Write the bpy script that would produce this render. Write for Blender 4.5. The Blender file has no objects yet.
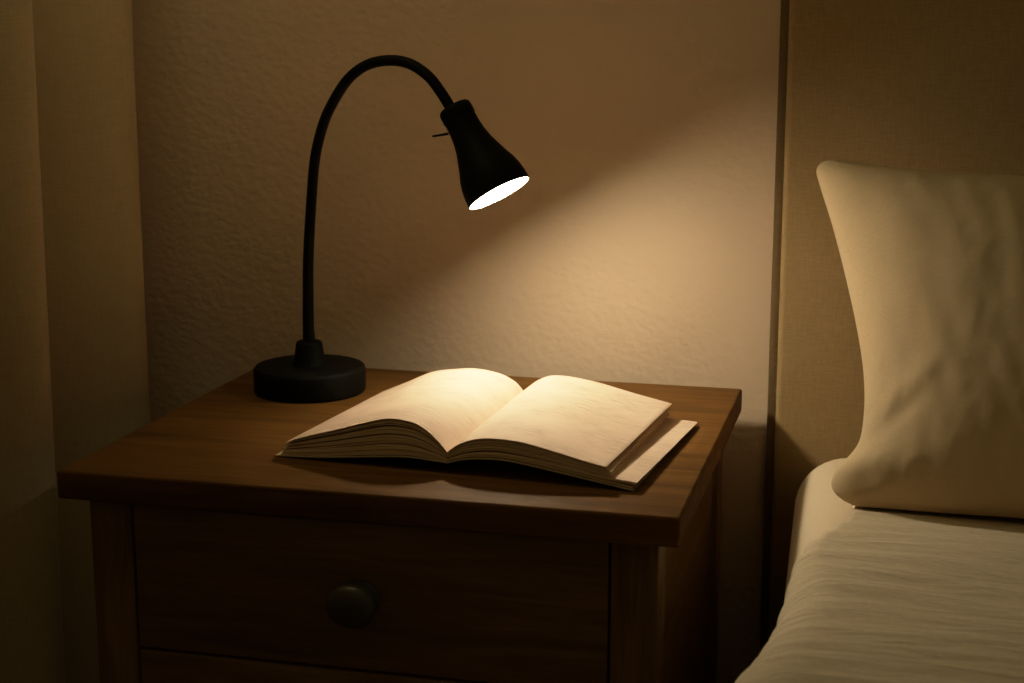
import bpy, bmesh, math, random
from mathutils import Vector, Matrix, noise

random.seed(7)
sc = bpy.context.scene
C = sc.collection

# ------------------------------------------------------------------ helpers
def link(o, parent=None):
    C.objects.link(o)
    if parent is not None:
        o.parent = parent
    return o

def thing(name, label, cat, loc=(0, 0, 0), group=None):
    o = bpy.data.objects.new(name, None)
    o.empty_display_size = 0.05
    o.location = loc
    link(o)
    o['label'] = label
    o['category'] = cat
    if group:
        o['group'] = group
    return o

def tag(o, label, cat, group=None):
    o['label'] = label
    o['category'] = cat
    if group:
        o['group'] = group
    return o

def finish(name, bm, mat, parent=None, smooth=True, angle=40, loc=(0, 0, 0)):
    bmesh.ops.recalc_face_normals(bm, faces=bm.faces)
    me = bpy.data.meshes.new(name)
    bm.to_mesh(me)
    bm.free()
    if smooth:
        for p in me.polygons:
            p.use_smooth = True
        try:
            me.set_sharp_from_angle(angle=math.radians(angle))
        except Exception:
            pass
    for m in (mat if isinstance(mat, (list, tuple)) else [mat]):
        me.materials.append(m)
    o = bpy.data.objects.new(name, me)
    o.location = loc
    return link(o, parent)

def struct(o):
    o['kind'] = 'structure'
    return o

def box_bm(x0, x1, y0, y1, z0, z1, bevel=0.0, seg=3):
    bm = bmesh.new()
    bmesh.ops.create_cube(bm, size=1.0)
    for v in bm.verts:
        v.co = Vector(((x0 + x1) / 2 + v.co.x * (x1 - x0), (y0 + y1) / 2 + v.co.y * (y1 - y0), (z0 + z1) / 2 + v.co.z * (z1 - z0)))
    if bevel > 0:
        bmesh.ops.bevel(bm, geom=list(bm.edges), offset=bevel, segments=seg, profile=0.5, affect='EDGES')
    return bm

def frame_from_axis(a):
    a = Vector(a).normalized()
    t = Vector((0, 0, 1)) if abs(a.z) < 0.9 else Vector((1, 0, 0))
    x = a.cross(t).normalized()
    return x, a.cross(x).normalized(), a

def lathe_bm(profile, origin, axis, n=48, cap0=False, cap1=False):
    """profile: (distance along axis, radius)"""
    x, y, a = frame_from_axis(axis)
    origin = Vector(origin)
    bm = bmesh.new()
    rings = []
    for d, r in profile:
        if r < 1e-6:
            rings.append([bm.verts.new(origin + a * d)])
        else:
            rings.append([bm.verts.new(origin + a * d + (x * math.cos(2 * math.pi * k / n) + y * math.sin(2 * math.pi * k / n)) * r) for k in range(n)])
    for r0, r1 in zip(rings, rings[1:]):
        for k in range(n):
            k2 = (k + 1) % n
            if len(r0) == 1 and len(r1) > 1:
                bm.faces.new((r0[0], r1[k], r1[k2]))
            elif len(r1) == 1 and len(r0) > 1:
                bm.faces.new((r0[k], r1[0], r0[k2]))
            elif len(r0) > 1:
                bm.faces.new((r0[k], r1[k], r1[k2], r0[k2]))
    if cap0 and len(rings[0]) > 1:
        bm.faces.new(rings[0])
    if cap1 and len(rings[-1]) > 1:
        bm.faces.new(rings[-1])
    return bm

def catmull(pts, n):
    """resample a polyline (tuples) to n points along a smooth Catmull-Rom spline"""
    P = [Vector(p) for p in pts]
    dense = []
    for i in range(len(P) - 1):
        p0 = P[i - 1] if i > 0 else P[i] * 2 - P[i + 1]
        p1, p2 = P[i], P[i + 1]
        p3 = P[i + 2] if i + 2 < len(P) else P[i + 1] * 2 - P[i]
        for k in range(24):
            t = k / 24
            dense.append(0.5 * ((2 * p1) + (p2 - p0) * t + (2 * p0 - 5 * p1 + 4 * p2 - p3) * t * t + (3 * p1 - p0 - 3 * p2 + p3) * t ** 3))
    dense.append(P[-1])
    L = [0.0]
    for a, b in zip(dense, dense[1:]):
        L.append(L[-1] + (b - a).length)
    out, j = [], 0
    for k in range(n):
        s = L[-1] * k / (n - 1)
        while j < len(L) - 2 and L[j + 1] < s:
            j += 1
        f = (s - L[j]) / max(L[j + 1] - L[j], 1e-9)
        out.append(dense[j].lerp(dense[j + 1], min(max(f, 0), 1)))
    return out

def tube_bm(path, r, n=20):
    bm = bmesh.new()
    P = [Vector(p) for p in path]
    up = Vector((0, 1, 0))
    rings = []
    for i, p in enumerate(P):
        t = (P[min(i + 1, len(P) - 1)] - P[max(i - 1, 0)]).normalized()
        x = t.cross(up).normalized()
        y = t.cross(x)
        rr = r(i / (len(P) - 1)) if callable(r) else r
        rings.append([bm.verts.new(p + (x * math.cos(2 * math.pi * k / n) + y * math.sin(2 * math.pi * k / n)) * rr) for k in range(n)])
    for a, b in zip(rings, rings[1:]):
        for k in range(n):
            bm.faces.new((a[k], b[k], b[(k + 1) % n], a[(k + 1) % n]))
    bm.faces.new(rings[0])
    bm.faces.new(rings[-1])
    return bm

def smoothstep(a, b, x):
    t = min(max((x - a) / (b - a), 0), 1)
    return t * t * (3 - 2 * t)

# ------------------------------------------------------------------ materials
def new_mat(name, rough=0.6, spec=0.4):
    m = bpy.data.materials.new(name)
    m.use_nodes = True
    nt = m.node_tree
    b = nt.nodes['Principled BSDF']
    b.inputs['Roughness'].default_value = rough
    b.inputs['Specular IOR Level'].default_value = spec
    return m, nt, b

def N(nt, t, **kw):
    n = nt.nodes.new(t)
    for k, v in kw.items():
        if k in n.inputs:
            n.inputs[k].default_value = v
        else:
            setattr(n, k, v)
    return n

def ramp(nt, stops):
    r = nt.nodes.new('ShaderNodeValToRGB')
    e = r.color_ramp.elements
    while len(e) < len(stops):
        e.new(0.5)
    for el, (p, c) in zip(e, stops):
        el.position = p
        el.color = (*c, 1)
    return r

def coords(nt, scale=(1, 1, 1), kind='Object', rot=(0, 0, 0)):
    tc = nt.nodes.new('ShaderNodeTexCoord')
    mp = nt.nodes.new('ShaderNodeMapping')
    mp.inputs['Scale'].default_value = scale
    mp.inputs['Rotation'].default_value = rot
    nt.links.new(tc.outputs[kind], mp.inputs['Vector'])
    return mp.outputs['Vector']

def wall_mat():
    m, nt, b = new_mat('plaster wall paint', 0.75, 0.25)
    v = coords(nt)
    n1 = N(nt, 'ShaderNodeTexNoise', Scale=150.0, Detail=3.0, Roughness=0.5)
    n1.inputs['Distortion'].default_value = 0.25
    n2 = N(nt, 'ShaderNodeTexVoronoi', Scale=95.0)
    n2.feature = 'SMOOTH_F1'
    n3 = N(nt, 'ShaderNodeTexNoise', Scale=5.0, Detail=3.0)
    # streaks of the roller: stretched lightly along the vertical
    v2 = coords(nt, (1, 1, 1.3), rot=(0, -0.4, 0))
    for n in (n1, n2):
        nt.links.new(v2, n.inputs['Vector'])
    nt.links.new(v, n3.inputs['Vector'])
    mx = N(nt, 'ShaderNodeMath', operation='ADD')
    nt.links.new(n1.outputs['Fac'], mx.inputs[0])
    nt.links.new(n2.outputs['Distance'], mx.inputs[1])
    bp = N(nt, 'ShaderNodeBump', Strength=WALL_BUMP, Distance=0.0035)
    nt.links.new(mx.outputs[0], bp.inputs['Height'])
    nt.links.new(bp.outputs['Normal'], b.inputs['Normal'])
    r = ramp(nt, [(0.3, (0.58, 0.430, 0.295)), (0.7, (0.64, 0.478, 0.33))])
    nt.links.new(n3.outputs['Fac'], r.inputs['Fac'])
    nt.links.new(r.outputs['Color'], b.inputs['Base Color'])
    return m

def wood_mat(name, axis, dark, light, rough=0.42, spec=0.2):
    m, nt, b = new_mat(name, rough, spec)
    b.inputs['Specular Tint'].default_value = (1.0, 0.62, 0.34, 1)
    sc_ = {'x': (2.2, 26, 26), 'y': (26, 2.2, 26), 'z': (26, 26, 2.2)}[axis]
    v = coords(nt, sc_)
    n1 = N(nt, 'ShaderNodeTexNoise', Scale=1.6, Detail=8.0, Roughness=0.62)
    n1.inputs['Distortion'].default_value = 0.8
    sc2 = tuple(s * 5 for s in sc_)
    v2 = coords(nt, sc2)
    n2 = N(nt, 'ShaderNodeTexNoise', Scale=1.5, Detail=3.0, Roughness=0.6)
    nt.links.new(v, n1.inputs['Vector'])
    nt.links.new(v2, n2.inputs['Vector'])
    ad = N(nt, 'ShaderNodeMath', operation='MULTIPLY_ADD')
    nt.links.new(n2.outputs['Fac'], ad.inputs[0])
    ad.inputs[1].default_value = 0.35
    nt.links.new(n1.outputs['Fac'], ad.inputs[2])
    r = ramp(nt, [(0.45, dark), (0.85, light)])
    nt.links.new(ad.outputs[0], r.inputs['Fac'])
    nt.links.new(r.outputs['Color'], b.inputs['Base Color'])
    bp = N(nt, 'ShaderNodeBump', Strength=0.12, Distance=0.0006)
    nt.links.new(ad.outputs[0], bp.inputs['Height'])
    nt.links.new(bp.outputs['Normal'], b.inputs['Normal'])
    return m

def fabric_mat(name, col, col2, weave=900, bump=0.3, wrinkle=None, rough=0.9, vary=3.0, wstrength=0.5, wdist=0.006):
    m, nt, b = new_mat(name, rough, 0.1)
    v = coords(nt)
    vx = coords(nt, (weave, weave, weave * 0.12))
    vz = coords(nt, (weave * 0.12, weave * 0.12, weave))
    a = N(nt, 'ShaderNodeTexNoise', Scale=1.0, Detail=2.0)
    c = N(nt, 'ShaderNodeTexNoise', Scale=1.0, Detail=2.0)
    nt.links.new(vx, a.inputs['Vector'])
    nt.links.new(vz, c.inputs['Vector'])
    ad = N(nt, 'ShaderNodeMath', operation='ADD')
    nt.links.new(a.outputs['Fac'], ad.inputs[0])
    nt.links.new(c.outputs['Fac'], ad.inputs[1])
    hf = N(nt, 'ShaderNodeMath', operation='MULTIPLY')
    nt.links.new(ad.outputs[0], hf.inputs[0])
    hf.inputs[1].default_value = 0.5
    big = N(nt, 'ShaderNodeTexNoise', Scale=vary, Detail=3.0)
    nt.links.new(v, big.inputs['Vector'])
    mixf = N(nt, 'ShaderNodeMath', operation='MULTIPLY_ADD')
    nt.links.new(big.outputs['Fac'], mixf.inputs[0])
    mixf.inputs[1].default_value = 0.35
    nt.links.new(hf.outputs[0], mixf.inputs[2])
    r = ramp(nt, [(0.48, col), (0.88, col2)])
    nt.links.new(mixf.outputs[0], r.inputs['Fac'])
    nt.links.new(r.outputs['Color'], b.inputs['Base Color'])
    bp = N(nt, 'ShaderNodeBump', Strength=bump, Distance=0.0008)
    nt.links.new(hf.outputs[0], bp.inputs['Height'])
    last = bp
    if wrinkle:
        vw = coords(nt, wrinkle)
        w = N(nt, 'ShaderNodeTexNoise', Scale=1.0, Detail=3.0, Roughness=0.5)
        w.inputs['Distortion'].default_value = 0.7
        nt.links.new(vw, w.inputs['Vector'])
        bw = N(nt, 'ShaderNodeBump', Strength=wstrength, Distance=wdist)
        nt.links.new(w.outputs['Fac'], bw.inputs['Height'])
        nt.links.new(bp.outputs['Normal'], bw.inputs['Normal'])
        last = bw
    nt.links.new(last.outputs['Normal'], b.inputs['Normal'])
    try:
        b.inputs['Sheen Weight'].default_value = 0.12
        b.inputs['Sheen Roughness'].default_value = 0.5
    except Exception:
        pass
    return m

def paper_mat():
    m, nt, b = new_mat('cream page paper with faint print', 0.8, 0.2)
    # faint broken lines of print running across the page (u), stacked along the page (v)
    vec = coords(nt, (9, 150, 1), 'UV')
    n = N(nt, 'ShaderNodeTexNoise', Scale=1.0, Detail=3.0, Roughness=0.6)
    nt.links.new(vec, n.inputs['Vector'])
    vec2 = coords(nt, (2.2, 5, 1), 'UV')
    n2 = N(nt, 'ShaderNodeTexNoise', Scale=1.0, Detail=2.0)
    nt.links.new(vec2, n2.inputs['Vector'])
    mu = N(nt, 'ShaderNodeMath', operation='MULTIPLY')
    r0 = ramp(nt, [(0.42, (0, 0, 0)), (0.68, (1, 1, 1))])
    nt.links.new(n.outputs['Fac'], r0.inputs['Fac'])
    r1 = ramp(nt, [(0.35, (0, 0, 0)), (0.6, (1, 1, 1))])
    nt.links.new(n2.outputs['Fac'], r1.inputs['Fac'])
    nt.links.new(r0.outputs['Color'], mu.inputs[0])
    nt.links.new(r1.outputs['Color'], mu.inputs[1])
    r = ramp(nt, [(0.0, (0.74, 0.530, 0.395)), (1.0, (0.46, 0.315, 0.215))])
    nt.links.new(mu.outputs[0], r.inputs['Fac'])
    nt.links.new(r.outputs['Color'], b.inputs['Base Color'])
    return m

def page_edge_mat():
    m, nt, b = new_mat('cut page edges', 0.85, 0.15)
    vec = coords(nt, (3, 420, 1), 'UV')
    n = N(nt, 'ShaderNodeTexNoise', Scale=1.0, Detail=4.0, Roughness=0.7)
    nt.links.new(vec, n.inputs['Vector'])
    r = ramp(nt, [(0.34, (0.66, 0.50, 0.30)), (0.6, (0.95, 0.77, 0.52))])
    nt.links.new(n.outputs['Fac'], r.inputs['Fac'])
    nt.links.new(r.outputs['Color'], b.inputs['Base Color'])
    bp = N(nt, 'ShaderNodeBump', Strength=0.25, Distance=0.0006)
    nt.links.new(n.outputs['Fac'], bp.inputs['Height'])
    nt.links.new(bp.outputs['Normal'], b.inputs['Normal'])
    return m

def plain(name, col, rough=0.6, spec=0.4, nscale=60, var=0.12, bump=0.05):
    m, nt, b = new_mat(name, rough, spec)
    v = coords(nt)
    n = N(nt, 'ShaderNodeTexNoise', Scale=float(nscale), Detail=3.0)
    nt.links.new(v, n.inputs['Vector'])
    r = ramp(nt, [(0.3, tuple(c * (1 - var) for c in col)), (0.7, tuple(c * (1 + var) for c in col))])
    nt.links.new(n.outputs['Fac'], r.inputs['Fac'])
    nt.links.new(r.outputs['Color'], b.inputs['Base Color'])
    bp = N(nt, 'ShaderNodeBump', Strength=bump, Distance=0.0005)
    nt.links.new(n.outputs['Fac'], bp.inputs['Height'])
    nt.links.new(bp.outputs['Normal'], b.inputs['Normal'])
    return m

WALL_BUMP = 0.23
M_wall = wall_mat()
WD, WL = (0.11, 0.062, 0.026), (0.24, 0.137, 0.062)
M_wood_x = wood_mat('dark walnut grain along x', 'x', WD, WL, 0.5)
M_wood_top = wood_mat('walnut table top', 'x', (0.072, 0.033, 0.0088), (0.168, 0.077, 0.0195), 0.62, 0.05)
M_wood_y = wood_mat('dark walnut grain along y', 'y', WD, WL)
M_wood_z = wood_mat('dark walnut upright grain', 'z', WD, WL)
M_knob = plain('dark aged bronze', (0.055, 0.045, 0.028), 0.4, 0.5, 200)
M_black = plain('matte black lamp coating', (0.0035, 0.0037, 0.0026), 0.6, 0.09, 400, 0.1, 0.08)
M_liner = plain('white enamel liner', (0.85, 0.82, 0.75), 0.5, 0.4, 80, 0.02, 0.0)
M_paper = paper_mat()
M_edge = page_edge_mat()
M_cover = plain('soft card cover', (0.50, 0.40, 0.26), 0.7, 0.25, 50, 0.06)
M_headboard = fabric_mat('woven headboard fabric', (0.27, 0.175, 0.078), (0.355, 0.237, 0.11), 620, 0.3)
M_edge_strip = fabric_mat('brown headboard edge strip', (0.105, 0.066, 0.027), (0.16, 0.10, 0.043), 800, 0.3)
M_curtain = fabric_mat('beige linen curtain', (0.47, 0.355, 0.20), (0.57, 0.435, 0.255), 520, 0.25)
M_pillow = fabric_mat('cream cotton pillowcase', (0.53, 0.395, 0.235), (0.63, 0.475, 0.29), 1500, 0.12, (30, 30, 11), vary=6, wstrength=0.25, wdist=0.004)
M_sheet = fabric_mat('cream cotton sheet', (0.65, 0.525, 0.365), (0.76, 0.625, 0.445), 1500, 0.12, (14, 30, 14), wstrength=0.3, wdist=0.005)
M_duvet = fabric_mat('cream seersucker duvet', (0.56, 0.455, 0.315), (0.68, 0.56, 0.395), 1300, 0.15, (16, 62, 30), wstrength=0.55, wdist=0.006)
M_floor = wood_mat('oak floor boards', 'y', (0.11, 0.065, 0.03), (0.2, 0.125, 0.065), 0.45)
M_paint = plain('off white trim paint', (0.62, 0.56, 0.45), 0.5, 0.3, 40, 0.03)

def bulb_mat():
    m = bpy.data.materials.new('warm glowing bulb')
    m.use_nodes = True
    nt = m.node_tree
    nt.nodes.clear()
    out = nt.nodes.new('ShaderNodeOutputMaterial')
    e = nt.nodes.new('ShaderNodeEmission')
    e.inputs['Color'].default_value = (*BULB_COL, 1)
    e.inputs['Strength'].default_value = BULB_STRENGTH
    nt.links.new(e.outputs[0], out.inputs['Surface'])
    return m
BULB_COL = (1.0, 0.877, 0.637)
BULB_STRENGTH = 368.0
M_bulb = bulb_mat()

# ------------------------------------------------------------------ the room (table top is z = 0, floor 0.58 below)
FZ = -0.58
D = 0.4726
WY = D + 0.031
HFY = WY - 0.017          # front face of the headboard

def plane_wall(name, pts, mat, thick_dir, t=0.08):
    bm = bmesh.new()
    a = [bm.verts.new(p) for p in pts]
    b = [bm.verts.new(Vector(p) + Vector(thick_dir) * t) for p in pts]
    bm.faces.new(a)
    bm.faces.new(b[::-1])
    for i in range(4):
        j = (i + 1) % 4
        bm.faces.new((a[i], b[i], b[j], a[j]))
    return struct(finish(name, bm, mat, smooth=False))

XL, XR, YF, ZC = -0.305, 2.9, -3.0, 1.85
plane_wall('wall_back', [(XL, WY, FZ), (XR, WY, FZ), (XR, WY, ZC), (XL, WY, ZC)], M_wall, (0, 1, 0))
plane_wall('wall_left', [(XL, YF, FZ), (XL, WY, FZ), (XL, WY, ZC), (XL, YF, ZC)], M_wall, (-1, 0, 0))
plane_wall('floor', [(XL, YF, FZ), (XR, YF, FZ), (XR, WY, FZ), (XL, WY, FZ)], M_floor, (0, 0, -1))
struct(finish('baseboard_back', box_bm(XL, XR, WY - 0.011, WY, FZ, FZ + 0.08, 0.003), M_paint))

# ------------------------------------------------------------------ curtain on the left
def make_curtain():
    bm = bmesh.new()
    nu, nv = 260, 40
    y0, y1 = -0.75, 0.462
    z0, z1 = FZ + 0.012, ZC - 0.03
    uvl = bm.loops.layers.uv.new()
    rows = []
    for j in range(nv + 1):
        z = z0 + (z1 - z0) * j / nv
        row = []
        for i in range(nu + 1):
            y = y0 + (y1 - y0) * i / nu
            ph = 2 * math.pi * (y - 0.345) / 0.195 + 0.35 * math.sin(y * 9.0)
            w = math.cos(ph)
            w = math.copysign(abs(w) ** 0.9, w)
            x = -0.183 + 0.093 * w + 0.006 * math.sin(y * 31 + z * 1.3)
            x += 0.012 * (z - 0.2) * (0.6 + 0.4 * math.sin(y * 17))
            yy = y + 0.012 * math.sin(ph) + 0.004 * math.sin(z * 3 + y * 8)
            row.append(bm.verts.new((max(x, XL + 0.012), min(yy, WY - 0.014), z)))
        rows.append(row)
    for j in range(nv):
        for i in range(nu):
            bm.faces.new((rows[j][i], rows[j][i + 1], rows[j + 1][i + 1], rows[j + 1][i]))
    o = finish('curtain', bm, M_curtain)
    s = o.modifiers.new('thickness', 'SOLIDIFY')
    s.thickness = 0.002
    return tag(o, 'beige linen curtain hanging in deep folds at the left of the nightstand', 'curtain')
make_curtain()

# ------------------------------------------------------------------ nightstand
ns = thing('nightstand', 'dark brown wooden nightstand with drawers and round knobs beside the bed', 'nightstand', (0.275, 0.24, FZ))
def part(name, bm, mat, parent, **k):
    o = finish(name, bm, mat, None, **k)
    o.parent = parent
    # keep world placement under a moved parent
    loc = Vector((0, 0, 0))
    p = parent
    while p is not None:
        loc += Vector(p.location)
        p = p.parent
    o.location = -loc if parent.type == 'EMPTY' else Vector((0, 0, 0))
    return o
TT = 0.0262
bm = box_bm(-0.006, 0.5515, 0, D, -TT, 0, 0.0026, 3)
part('tabletop', bm, M_wood_top, ns)
bx0, bx1, by0, by1 = 0.0187, 0.5335, 0.011, D - 0.012
lw = 0.0400
for (xa, xb, ya, yb) in ((bx0, bx0 + lw, by0, by0 + lw), (bx1 - lw, bx1, by0, by0 + lw), (bx0, bx0 + lw, by1 - lw, by1), (bx1 - lw, bx1, by1 - lw, by1)):
    part('leg', box_bm(xa, xb, ya, yb, FZ, -TT, 0.0018, 2), M_wood_z, ns)
for xa in (bx0 + 0.006, bx1 - 0.018):
    part('side_panel', box_bm(xa, xa + 0.012, by0 + lw, by1 - lw, -0.50, -TT, 0.0005, 1), M_wood_y, ns)
part('back_panel', box_bm(bx0 + lw, bx1 - lw, by1 - 0.014, by1 - 0.006, -0.50, -TT), M_wood_x, ns)
part('bottom_rail', box_bm(bx0 + lw, bx1 - lw, by0 + 0.004, by0 + 0.024, -0.50, -0.452, 0.001, 1), M_wood_x, ns)
part('bottom_panel', box_bm(bx0 + lw, bx1 - lw, by0 + 0.024, by1 - lw, -0.47, -0.46), M_wood_y, ns)
dz0 = -TT - 0.0035
dh = 0.1345
for k in range(3):
    top = dz0 - k * (dh + 0.003)
    bm = box_bm(bx0 + lw + 0.0022, bx1 - lw - 0.0022, by0 + 0.0015, by0 + 0.02, top - dh, top, 0.0012, 2)
    # drawer box behind the front
    for b2 in (box_bm(bx0 + lw + 0.012, bx0 + lw + 0.022, by0 + 0.02, by1 - 0.05, top - dh + 0.01, top - 0.02),
               box_bm(bx1 - lw - 0.022, bx1 - lw - 0.012, by0 + 0.02, by1 - 0.05, top - dh + 0.01, top - 0.02),
               box_bm(bx0 + lw + 0.012, bx1 - lw - 0.012, by0 + 0.02, by1 - 0.05, top - dh + 0.01, top - dh + 0.016)):
        me = bpy.data.meshes.new('tmp')
        b2.to_mesh(me)
        b2.free()
        bm.from_mesh(me)
        bpy.data.meshes.remove(me)
    dr = part('drawer', bm, M_wood_x, ns)
    kz = top - dh / 2 + 0.0005
    kx = 0.2745
    prof = [(0.0, 0.0), (0.0, 0.0155), (0.002, 0.0155), (0.0035, 0.0125), (0.006, 0.0088), (0.014, 0.0080), (0.019, 0.0105),
            (0.0215, 0.0165), (0.024, 0.0190), (0.0275, 0.0192), (0.031, 0.0174), (0.0335, 0.0128), (0.0349, 0.006), (0.0352, 0.0)]
    kb = lathe_bm(prof, (kx, by0 + 0.0015, kz), (0, -1, 0), 40)
    for v in kb.verts:
        v.co.x = kx + (v.co.x - kx) * 1.16
    part('knob', kb, M_knob, dr)

# ------------------------------------------------------------------ lamp
LB = Vector((0.0996, 0.3465, 0.0))
lamp = thing('desk_lamp', 'matte black gooseneck lamp glowing on the nightstand, on a round base', 'lamp', LB)
br = 0.0602
part('base', lathe_bm([(0, 0), (0, br - 0.003), (0.002, br - 0.0005), (0.0045, br), (0.0240, br), (0.0268, br - 0.0008), (0.0283, br - 0.0024), (0.0290, br - 0.0045),
                       (0.0292, 0.030), (0.0294, 0.018), (0.0294, 0)], LB, (0, 0, 1), 96), M_black, lamp)
part('collar', lathe_bm([(0.0288, 0.0), (0.0288, 0.0188), (0.0305, 0.0182), (0.0325, 0.0168), (0.052, 0.0142), (0.0545, 0.0132), (0.0555, 0.0115), (0.0558, 0.0066), (0.066, 0.0064), (0.066, 0.0)], LB, (0, 0, 1), 48), M_black, lamp)
neck_pts = [(0.0990, 0.3464, 0.0506), (0.1000, 0.3461, 0.0998), (0.1019, 0.3457, 0.1495), (0.1072, 0.3448, 0.2073), (0.1126, 0.3439, 0.2505), (0.1219, 0.3423, 0.283),
            (0.1331, 0.3404, 0.3059), (0.1519, 0.3371, 0.3317), (0.1735, 0.3334, 0.3471), (0.1986, 0.3291, 0.3529), (0.2233, 0.3248, 0.3501), (0.2443, 0.3212, 0.338),
            (0.258, 0.3189, 0.3224), (0.2678, 0.3171, 0.3085), (0.2726, 0.3162, 0.3010)]
part('gooseneck', tube_bm(catmull(neck_pts, 140), lambda t: 0.0062 - 0.0007 * min(t * 3, 1), 24), M_black, lamp)
TP = Vector((0.2722, 0.3160, 0.3082))
AX = (Vector((0.32313, 0.3020, 0.22404)) - TP).normalized()
LEN = 0.0990
SR = 0.975
outer = [(0.000, 0.0075), (0.0004, 0.0155), (0.0020, 0.0170), (0.005, 0.0175), (0.0125, 0.0175), (0.0140, 0.0170), (0.0150, 0.0167), (0.024, 0.0170),
         (0.034, 0.0180), (0.044, 0.0202), (0.054, 0.0236), (0.064, 0.0272), (0.0725, 0.0308), (0.081, 0.0331), (0.090, 0.0343), (0.0982, 0.0347), (LEN, 0.0345)]
inner = [(LEN, 0.0335), (0.090, 0.0329), (0.081, 0.0317), (0.0725, 0.0294), (0.064, 0.0258), (0.054, 0.0222), (0.046, 0.0195), (0.046, 0.0)]
outer = [(d, r * SR) for d, r in outer]
inner = [(d, r * SR) for d, r in inner]
part('lamp_shade', lathe_bm([(0, 0)] + outer + [(LEN, 0.0329), (0.0975, 0.0328)], TP, AX, 72), M_black, lamp)
part('shade_liner', lathe_bm(inner, TP, AX, 72), M_liner, lamp)
BULB_D = 0.0830
BR = 0.0170
prof = [(BULB_D + BR * math.sin(a), BR * math.cos(a)) for a in [math.radians(x) for x in range(90, -46, -9)]] + [(BULB_D - 0.020, 0.0095), (0.0465, 0.0090)]
part('light_bulb', lathe_bm([(d, max(r, 0)) for d, r in prof], TP, AX, 32), M_bulb, lamp)
# small rotary switch stub on the side of the shade
R_, U_ = Vector((0.9695, 0.2451, 0)), Vector((-0.0485, 0.1922, 0.9801))
sp = TP - R_ * 0.0050 - U_ * 0.0271
side = (-R_ * 0.0137 - U_ * 0.0022).normalized()
part('switch', lathe_bm([(0, 0), (0, 0.0014), (0.0155, 0.0011), (0.0165, 0.0008), (0.0168, 0)], sp, side, 16), M_black, lamp)

# ------------------------------------------------------------------ open book
TH = math.radians(5.0)
UV_ = Vector((math.cos(TH), -math.sin(TH), 0))
VV_ = Vector((math.sin(TH), math.cos(TH), 0))
V0 = VV_.dot(Vector((0.5017, 0.0621, 0)))
BL = 0.238
LT_F = [(0.3259, 0.0195), (0.3177, 0.0284), (0.3088, 0.0362), (0.2977, 0.0425), (0.2865, 0.0449), (0.2749, 0.0456), (0.2639, 0.0443), (0.2408, 0.0377), (0.2178, 0.0304), (0.1938, 0.0235), (0.1691, 0.0157)]
LB_F = [(0.3255, 0.0105), (0.3085, 0.0115), (0.286, 0.0122), (0.2519, 0.0091), (0.2053, 0.0042), (0.1628, 0.0016)]
RT_F = [(0.3261, 0.0195), (0.3356, 0.0271), (0.3478, 0.0324), (0.3623, 0.0355), (0.3798, 0.0358), (0.3998, 0.0343), (0.4282, 0.0285), (0.4561, 0.0225), (0.4708, 0.0200)]
RB_F = [(0.3265, 0.0105), (0.3418, 0.0149), (0.3594, 0.0172), (0.3826, 0.0175), (0.414, 0.0137), (0.4563, 0.0075), (0.4952, 0.0018)]
LT_B = [(0.316, 0.0214), (0.3075, 0.0300), (0.291, 0.0375), (0.264, 0.0410), (0.2417, 0.0388), (0.216, 0.0340), (0.187, 0.0210), (0.1600, 0.0090)]
LB_B = [(0.316, 0.0105), (0.30, 0.0118), (0.276, 0.0122), (0.243, 0.0085), (0.198, 0.0040), (0.1565, 0.0016)]
RT_B = [(0.316, 0.0214), (0.329, 0.0320), (0.3395, 0.0375), (0.350, 0.0400), (0.366, 0.0400), (0.395, 0.0362), (0.435, 0.0275), (0.4708, 0.0205)]
RB_B = [(0.317, 0.0105), (0.333, 0.0148), (0.350, 0.0170), (0.373, 0.0170), (0.405, 0.0130), (0.447, 0.0066), (0.4930, 0.0016)]
NS, NV = 44, 10
prof_ = {k: catmull(v, NS) for k, v in dict(LTF=LT_F, LBF=LB_F, RTF=RT_F, RBF=RB_F, LTB=LT_B, LBB=LB_B, RTB=RT_B, RBB=RB_B).items()}
BO = UV_ * 0.325 + VV_ * (V0 + 0.11)
book = thing('book', 'open book with cream pages lying spread on the nightstand under the lamp', 'book', (BO.x, BO.y, 0))

def book_pt(side, t, i, w, end_scale=1.0, lift=0.0):
    """side L/R, t 0 bottom .. 1 top, i sample from gutter to edge, w 0 front .. 1 back"""
    def pp(f):
        b, a = prof_[side + 'B' + f][i], prof_[side + 'T' + f][i]
        return b.lerp(a, t)
    a, b = pp('F'), pp('B')
    p = a.lerp(b, w)
    u0 = 0.326 + (0.316 - 0.326) * w
    s = i / (NS - 1)
    u = u0 + (p.x - u0) * (1 + (end_scale - 1) * s)
    return u, p.y + lift * s * s

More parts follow.
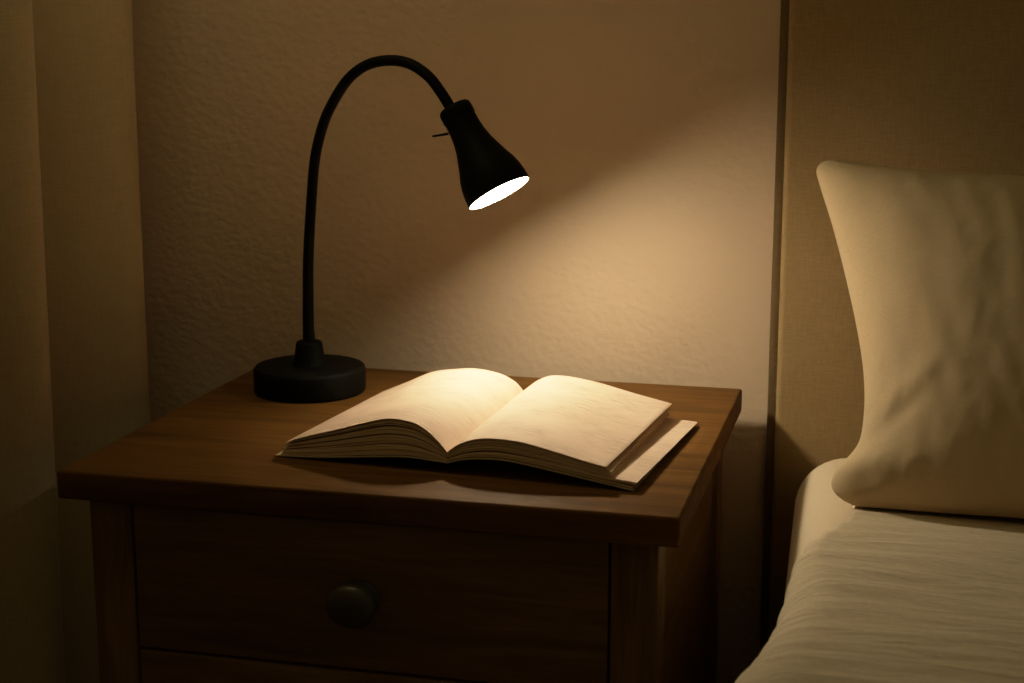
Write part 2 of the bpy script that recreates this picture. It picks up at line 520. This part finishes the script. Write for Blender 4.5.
def section(name, side, t0, t1, es0, es1, mats, v_in=0.0, lift=0.0, v_in_b=0.0, curl=0.0, ends=None, tback=1.0):
    bm = bmesh.new()
    uvl = bm.loops.layers.uv.new('UVMap')
    uvs = {}
    def grid(t, es, tv):
        g = []
        for j in range(NV + 1):
            w = j / NV
            row = []
            for i in range(NS):
                s = i / (NS - 1)
                if ends:
                    nat = book_pt(side, t, NS - 1, w)[0]
                    u0 = 0.326 - 0.010 * w
                    es = (ends[0] + (ends[1] - ends[0]) * w + (0.001 if tv else 0) - u0) / (nat - u0)
                u, z = book_pt(side, t * (1 + (tback - 1) * w), i, w, es, lift)
                z += curl * smoothstep(0.82, 1.0, s)
                v = V0 + v_in + (BL - v_in - v_in_b) * w
                vert = bm.verts.new(UV_ * u + VV_ * v + Vector((0, 0, max(z, 0.0012))))
                uvs[vert] = (s, w, t)
                row.append(vert)
            g.append(row)
        return g
    top = grid(t1, es1, 1)
    bot = grid(t0, es0, 0)
    tf, ef = [], []
    for j in range(NV):
        for i in range(NS - 1):
            tf.append(bm.faces.new((top[j][i], top[j][i + 1], top[j + 1][i + 1], top[j + 1][i])))
            tf.append(bm.faces.new((bot[j][i], bot[j + 1][i], bot[j + 1][i + 1], bot[j][i + 1])))
    for i in range(NS - 1):
        for j in (0, NV):
            ef.append(bm.faces.new((top[j][i], top[j][i + 1], bot[j][i + 1], bot[j][i])))
    for j in range(NV):
        for i in (0, NS - 1):
            ef.append(bm.faces.new((top[j][i], top[j + 1][i], bot[j + 1][i], bot[j][i])))
    for f in tf:
        f.material_index = 0
        for l in f.loops:
            s, w, t = uvs[l.vert]
            l[uvl].uv = (s if side == 'R' else -s, w)
    for f in ef:
        f.material_index = 1
        for l in f.loops:
            s, w, t = uvs[l.vert]
            l[uvl].uv = (s + w * 0.7, t * 0.06)
    return part(name, bm, mats, book, angle=35)

rnd = random.Random(3)
MATS = [M_paper, M_edge]
# left half: fanned groups of leaves, then the top page
cuts = [0.03, 0.16, 0.175, 0.30, 0.34, 0.40, 0.41, 0.50, 0.505, 0.56, 0.60, 0.70, 0.71, 0.78, 0.82, 0.85, 0.87, 0.945]
for k in range(0, len(cuts), 2):
    e = 1.0 + rnd.uniform(-0.035, 0.03) + (0.03 if k == 0 else 0)
    section('page_bundle', 'L', cuts[k], cuts[k + 1], e, e - rnd.uniform(0.0, 0.015), MATS, v_in=rnd.uniform(0.0, 0.0015), v_in_b=rnd.uniform(0, 0.001))
section('top_page', 'L', 0.975, 1.0, 1.0, 1.0, MATS)
# right half: the wide lower block, the narrower stack, the top page
section('page_bundle', 'R', 0.05, 0.15, 1, 1, MATS, v_in=0.0006, v_in_b=0.004, ends=(0.4940, 0.4925), tback=0.30)
section('page_bundle', 'R', 0.17, 0.29, 1, 1, MATS, v_in=0.0, v_in_b=0.003, curl=0.0012, ends=(0.4975, 0.4930), tback=0.30)
cuts = [0.37, 0.47, 0.495, 0.60, 0.62, 0.74, 0.76, 0.86, 0.88, 0.935]
ends = [(0.4770, 0.4690), (0.4755, 0.4675), (0.4745, 0.4675), (0.4715, 0.4660), (0.4690, 0.4650)]
for k in range(0, len(cuts), 2):
    section('page_bundle', 'R', cuts[k], cuts[k + 1], 1, 1, MATS, v_in=rnd.uniform(0.0003, 0.0015), v_in_b=rnd.uniform(0.001, 0.003), ends=ends[k // 2])
section('top_page', 'R', 0.975, 1.0, 1.0, 1.0, MATS, v_in=-0.0005)

# the soft cover: one sheet under both halves
def make_cover():
    bm = bmesh.new()
    left = list(range(NS - 1, -1, -1))
    rows = []
    for j in range(NV + 1):
        w = j / NV
        v = V0 - 0.0012 + (BL + 0.0024) * w
        row = []
        for i in left:
            u, z = book_pt('L', 0.0, i, w, 1.036)
            row.append((u, z))
        for i in range(NS):
            u, z = book_pt('R', 0.0, i, w, 1.004)
            row.append((u, z))
        rows.append([(UV_ * u + VV_ * v + Vector((0, 0, max(z, 0.0012)))) for u, z in row])
    top = [[bm.verts.new(p + Vector((0, 0, 0.0000))) for p in r] for r in rows]
    bot = [[bm.verts.new(p - Vector((0, 0, 0.0010))) for p in r] for r in rows]
    n = len(rows[0])
    for j in range(NV):
        for i in range(n - 1):
            bm.faces.new((top[j][i], top[j][i + 1], top[j + 1][i + 1], top[j + 1][i]))
            bm.faces.new((bot[j][i], bot[j + 1][i], bot[j + 1][i + 1], bot[j][i + 1]))
    for i in range(n - 1):
        for j in (0, NV):
            bm.faces.new((top[j][i], top[j][i + 1], bot[j][i + 1], bot[j][i]))
    for j in range(NV):
        for i in (0, n - 1):
            bm.faces.new((top[j][i], top[j + 1][i], bot[j + 1][i], bot[j][i]))
    return part('cover', bm, M_cover, book, angle=35)
make_cover()

# ------------------------------------------------------------------ bed: headboard, mattress
bed = thing('bed', 'bed with a beige fabric headboard against the wall', 'bed', (1.35, -0.5, FZ))
HX0, HX1 = 0.5865, 2.15
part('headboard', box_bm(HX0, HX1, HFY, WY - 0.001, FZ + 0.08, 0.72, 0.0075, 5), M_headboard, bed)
part('headboard_edge_strip', box_bm(HX0 - 0.0092, HX0 + 0.001, WY - 0.010, WY - 0.001, FZ + 0.08, 0.72, 0.002, 2), M_edge_strip, bed)  # narrow dark brown strip along the headboard's left edge
MX0, MX1, MY0, MY1 = 0.615, 2.10, -1.55, HFY - 0.004
MZ = -0.060
MR = 0.056
def skew(y):
    return 0.042 * (0.43 - y) if y > -0.1 else 0.042 * 0.53

def mattress_bm():
    bm = bmesh.new()
    bmesh.ops.create_cube(bm, size=1.0)
    for v in bm.verts:
        v.co = Vector(((MX0 + MX1) / 2 + v.co.x * (MX1 - MX0), (MY0 + MY1) / 2 + v.co.y * (MY1 - MY0), (MZ - 0.22 + MZ) / 2 + v.co.z * 0.22))
    bmesh.ops.bevel(bm, geom=list(bm.edges), offset=MR, segments=10, profile=0.5, affect='EDGES')
    bmesh.ops.subdivide_edges(bm, edges=[e for e in bm.edges if abs(e.verts[0].co.y - e.verts[1].co.y) > 1.0], cuts=24)
    for v in bm.verts:
        v.co.x += skew(v.co.y)
    return bm
part('mattress', mattress_bm(), M_sheet, bed)
part('bed_frame', box_bm(MX0 + 0.01, MX1 - 0.01, MY0 + 0.02, MY1, -0.42, -0.285, 0.006), M_headboard, bed)
for x in (MX0 + 0.06, MX1 - 0.12):
    for y in (MY0 + 0.08, MY1 - 0.12):
        part('leg', box_bm(x, x + 0.06, y, y + 0.06, FZ, -0.42, 0.004), M_wood_z, bed)

# ------------------------------------------------------------------ duvet
def off_mattress(p, gap):
    """keep a point of the draped cloth at least gap outside the rounded mattress"""
    mx = MX0 + skew(p.y)
    cx, cz = mx + MR, MZ - MR
    if p.x >= cx:
        p.z = max(p.z, MZ + gap)
    elif p.z <= cz:
        p.x = min(p.x, mx - gap)
    else:
        d = Vector((p.x - cx, 0, p.z - cz))
        if d.length < MR + gap:
            d = d.normalized() * (MR + gap)
            p.x, p.z = cx + d.x, cz + d.z
    return p

def make_duvet():
    bm = bmesh.new()
    nt_, ns_ = 190, 110
    y1, y0 = MY1 - 0.06, -1.48
    rows = []
    for j in range(nt_ + 1):
        f = j / nt_
        y = y1 + (y0 - y1) * (f ** 1.35)
        # where the left border of the top lies, and how far it hangs over the side
        lx = 0.680 - 0.038 * smoothstep(0.25, 0.04, y) - 0.034 * smoothstep(0.12, -0.24, y)
        dr = smoothstep(0.12, -0.05, y)
        hang = 0.012 + 0.30 * dr
        th = 0.010 + 0.006 * smoothstep(0.20, 0.05, y) + 0.006 * smoothstep(0.06, -0.2, y)
        R = 0.010 + 0.040 * dr
        row = []
        L3 = max(hang - R, 0.0)
        for i in range(ns_ + 1):
            g = i / ns_
            if g < 0.62:
                q = g / 0.62
                s = 1 - (1 - q) ** 1.7
                x = 2.02 + (lx + R - 2.02) * s
                z = MZ + th
                nx, nz = 0, 1
            elif g < 0.80:
                a = (g - 0.62) / 0.18 * math.pi / 2
                x = lx + R - R * math.sin(a)
                z = MZ + th - R + R * math.cos(a)
                nx, nz = -math.sin(a), math.cos(a)
            else:
                q = (g - 0.80) / 0.20
                x = lx - 0.16 * q * L3
                z = MZ + th - R - q * L3
                nx, nz = -1, 0
            # crosswise ripples and soft billows
            m = 0.35 + 1.3 * abs(noise.noise((x * 5, y * 9, 3.1)))
            rip = 0.0019 * math.sin(y * 165 + 5.0 * noise.noise((x * 4, y * 6, 0)) + x * 5) * m
            rip += 0.0012 * math.sin(y * 330 + 6.0 * noise.noise((x * 7, y * 9, 5.0)))  * m
            bil = 0.006 * noise.noise((x * 6, y * 8, z * 6 + 1.7))
            fade = smoothstep(MY1 - 0.06, 0.28, y)
            dsp = (rip + bil) * fade
            p = off_mattress(Vector((x + nx * dsp, y, z + nz * dsp)), 0.003)
            row.append(bm.verts.new(p))
        rows.append(row)
    for j in range(nt_):
        for i in range(ns_):
            bm.faces.new((rows[j][i], rows[j][i + 1], rows[j + 1][i + 1], rows[j + 1][i]))
    o = finish('duvet', bm, M_duvet, angle=180)
    return tag(o, 'cream rippled cotton duvet spread over the bed below the pillow', 'duvet')
make_duvet()

# ------------------------------------------------------------------ pillow leaning on the headboard
def make_pillow():
    bm = bmesh.new()
    n = 110
    Hp, T = 0.360, 0.083
    lean = math.radians(31)
    z0 = MZ + 0.0125
    xl, xr = 0.6235, 1.14
    base = Vector((0, 0.226, z0 - 0.004))
    up = Vector((0, math.sin(lean), math.cos(lean)))
    nf = Vector((0, -math.cos(lean), math.sin(lean)))
    # left border drawn in between the ears (height 0..1 -> inset)
    edge = catmull([(0.0, 0.047), (0.03, 0.039), (0.07, 0.0365), (0.105, 0.041), (0.145, 0.053), (0.19, 0.0605), (0.28, 0.0625), (0.38, 0.0595), (0.5, 0.051), (0.65, 0.037), (0.8, 0.021), (0.92, 0.006), (0.975, 0.0005), (1.0, 0.0)], 260)
    def inset(h):
        for a, b in zip(edge, edge[1:]):
            if a.x <= h <= b.x:
                return a.y + (b.y - a.y) * (h - a.x) / max(b.x - a.x, 1e-9)
        return edge[-1].y
    def sheet(sgn):
        g = []
        for j in range(n + 1):
            bb = math.sin((-1 + 2 * j / n) * math.pi / 2)
            h = (bb + 1) / 2
            ins = inset(h)
            row = []
            for i in range(n + 1):
                aa = math.sin((-1 + 2 * i / n) * math.pi / 2)
                x = xl + ins + (xr - xl - 2 * ins) * (aa + 1) / 2
                droop = (1 - abs(aa) ** 2.0)
                z = h * Hp - (0.024 * droop if bb > 0 else 0) * bb ** 2
                # rounded tips
                RT = 0.022
                ca = max(0.0, 1 - (1 - abs(aa)) * (xr - xl) / 2 / RT)
                cb = max(0.0, 1 - (1 - abs(bb)) * Hp / 2 / RT)
                x += -math.copysign(RT * ca * (1 - math.sqrt(1 - cb * cb / 2)), aa)
                z += -math.copysign(RT * cb * (1 - math.sqrt(1 - ca * ca / 2)), bb)
                e = max(0.0, (1 - abs(aa) ** 2.6)) * max(0.0, (1 - abs(bb) ** 2.6))
                th = T * e ** 0.5
                wr = 0.0
                if e > 0:
                    q = min(1, e * 4)
                    px, pz = x * 1.0, z * 1.0
                    # soft upright folds, stronger along the left border
                    near = math.exp(-((aa + 1) / 0.5) ** 2)
                    wr += 0.0012 * noise.noise((px * 26 + pz * 5, pz * 9, 0.3)) * q
                    wr += (0.0008 + 0.0008 * near) * noise.noise((px * 60 + pz * 14, pz * 20 - px * 8, 4.3)) * q
                    wr += 0.0006 * noise.noise((px * 120 - pz * 30, pz * 60, 9.1)) * q
                    # crease running up and right from the bottom left ear
                    u_, v_ = (px - 0.685), (pz - 0.055)
                    dd = v_ - 0.75 * u_
                    wr += -0.0026 * math.exp(-(dd / 0.011) ** 2) * math.exp(-((u_ - 0.02) / 0.035) ** 2) * q
                    wr += 0.0018 * math.exp(-((dd - 0.022) / 0.014) ** 2) * math.exp(-((u_ - 0.02) / 0.05) ** 2) * q
                    wr += -0.0050 * math.exp(-((px - 0.690) / 0.012) ** 2 - ((pz - 0.022) / 0.010) ** 2) * q
                if sgn < 0:
                    wr = 0
                row.append(base + up * z + Vector((x, 0, 0)) + nf * sgn * (th + wr))
            g.append(row)
        return g
    def settle(p):
        # the under side flattens on the duvet, the back on the headboard
        if p.z < z0:
            p.z = z0 + (p.z - z0) * 0.03
        ymax = HFY - 0.004
        if p.y > ymax:
            p.y = ymax + (p.y - ymax) * 0.02
        return p
    F, B = sheet(1), sheet(-1)
    fv = [[bm.verts.new(settle(p)) for p in r] for r in F]
    bv = [[fv[j][i] if (i in (0, n) or j in (0, n)) else bm.verts.new(settle(B[j][i])) for i in range(n + 1)] for j in range(n + 1)]
    for j in range(n):
        for i in range(n):
            bm.faces.new((fv[j][i], fv[j][i + 1], fv[j + 1][i + 1], fv[j + 1][i]))
            q = (bv[j][i], bv[j + 1][i], bv[j + 1][i + 1], bv[j][i + 1])
            if len(set(q)) == 4:
                try:
                    bm.faces.new(q)
                except ValueError:
                    pass
    o = finish('pillow', bm, M_pillow, angle=180)
    return tag(o, 'plump cream pillow propped upright on the bed against the headboard', 'pillow')
make_pillow()

# ------------------------------------------------------------------ light, world, camera
w = bpy.data.worlds.new('dim warm room')
sc.world = w
w.use_nodes = True
nt = w.node_tree
bg = nt.nodes['Background']
WORLD_STRENGTH = 0.062
# the dim room around: a little lighter towards the ceiling, dark towards the floor
tc = nt.nodes.new('ShaderNodeTexCoord')
sx = nt.nodes.new('ShaderNodeSeparateXYZ')
nt.links.new(tc.outputs['Generated'], sx.inputs[0])
rp = ramp(nt, [(0.0, (0.15, 0.126, 0.054)), (0.55, (1.0, 0.84, 0.357))])
nt.links.new(sx.outputs['Z'], rp.inputs['Fac'])
nt.links.new(rp.outputs['Color'], bg.inputs['Color'])
bg.inputs['Strength'].default_value = WORLD_STRENGTH

# added weak warm fill out of view, lifts the dim room; no real fixture
FILL_W = 3.9
fl = bpy.data.lights.new('fill light', 'POINT')
fl.energy = FILL_W
fl.color = (1.0, 0.82, 0.42)
fl.shadow_soft_size = 0.22
fo = bpy.data.objects.new('fill light', fl)
fo.location = (0.02, 0.05, 0.95)
C.objects.link(fo)

cam = bpy.data.cameras.new('camera')
co = bpy.data.objects.new('camera', cam)
C.objects.link(co)
co.location = (0.71836407, -1.21039462, 0.39043905)
co.rotation_euler = (math.radians(90) - 0.199591931, 0, 0.247686279)
cam.sensor_width = 36.0
cam.lens = 36.0 * 1576.545 / 1024
cam.clip_start = 0.05
cam.dof.use_dof = True
cam.dof.focus_distance = 1.50
cam.dof.aperture_fstop = 9.0
sc.camera = co

sc.cycles.use_denoising = True
sc.cycles.max_bounces = 10
sc.cycles.diffuse_bounces = 6
sc.view_settings.view_transform = 'Standard'
sc.view_settings.look = 'None'
sc.view_settings.exposure = 0.0
# soft highlight shoulder, as film has
sc.view_settings.use_curve_mapping = True
cm = sc.view_settings.curve_mapping
cm.white_level = (2.0, 2.0, 2.0)
cv = cm.curves[3]
cv.points[0].location = (0.0, 0.0)
cv.points[1].location = (1.0, 1.0)
for x, y in ((0.10, 0.20), (0.20, 0.40), (0.27, 0.535), (0.36, 0.68), (0.5, 0.83), (0.72, 0.945)):
    cv.points.new(x, y)
cm.update()
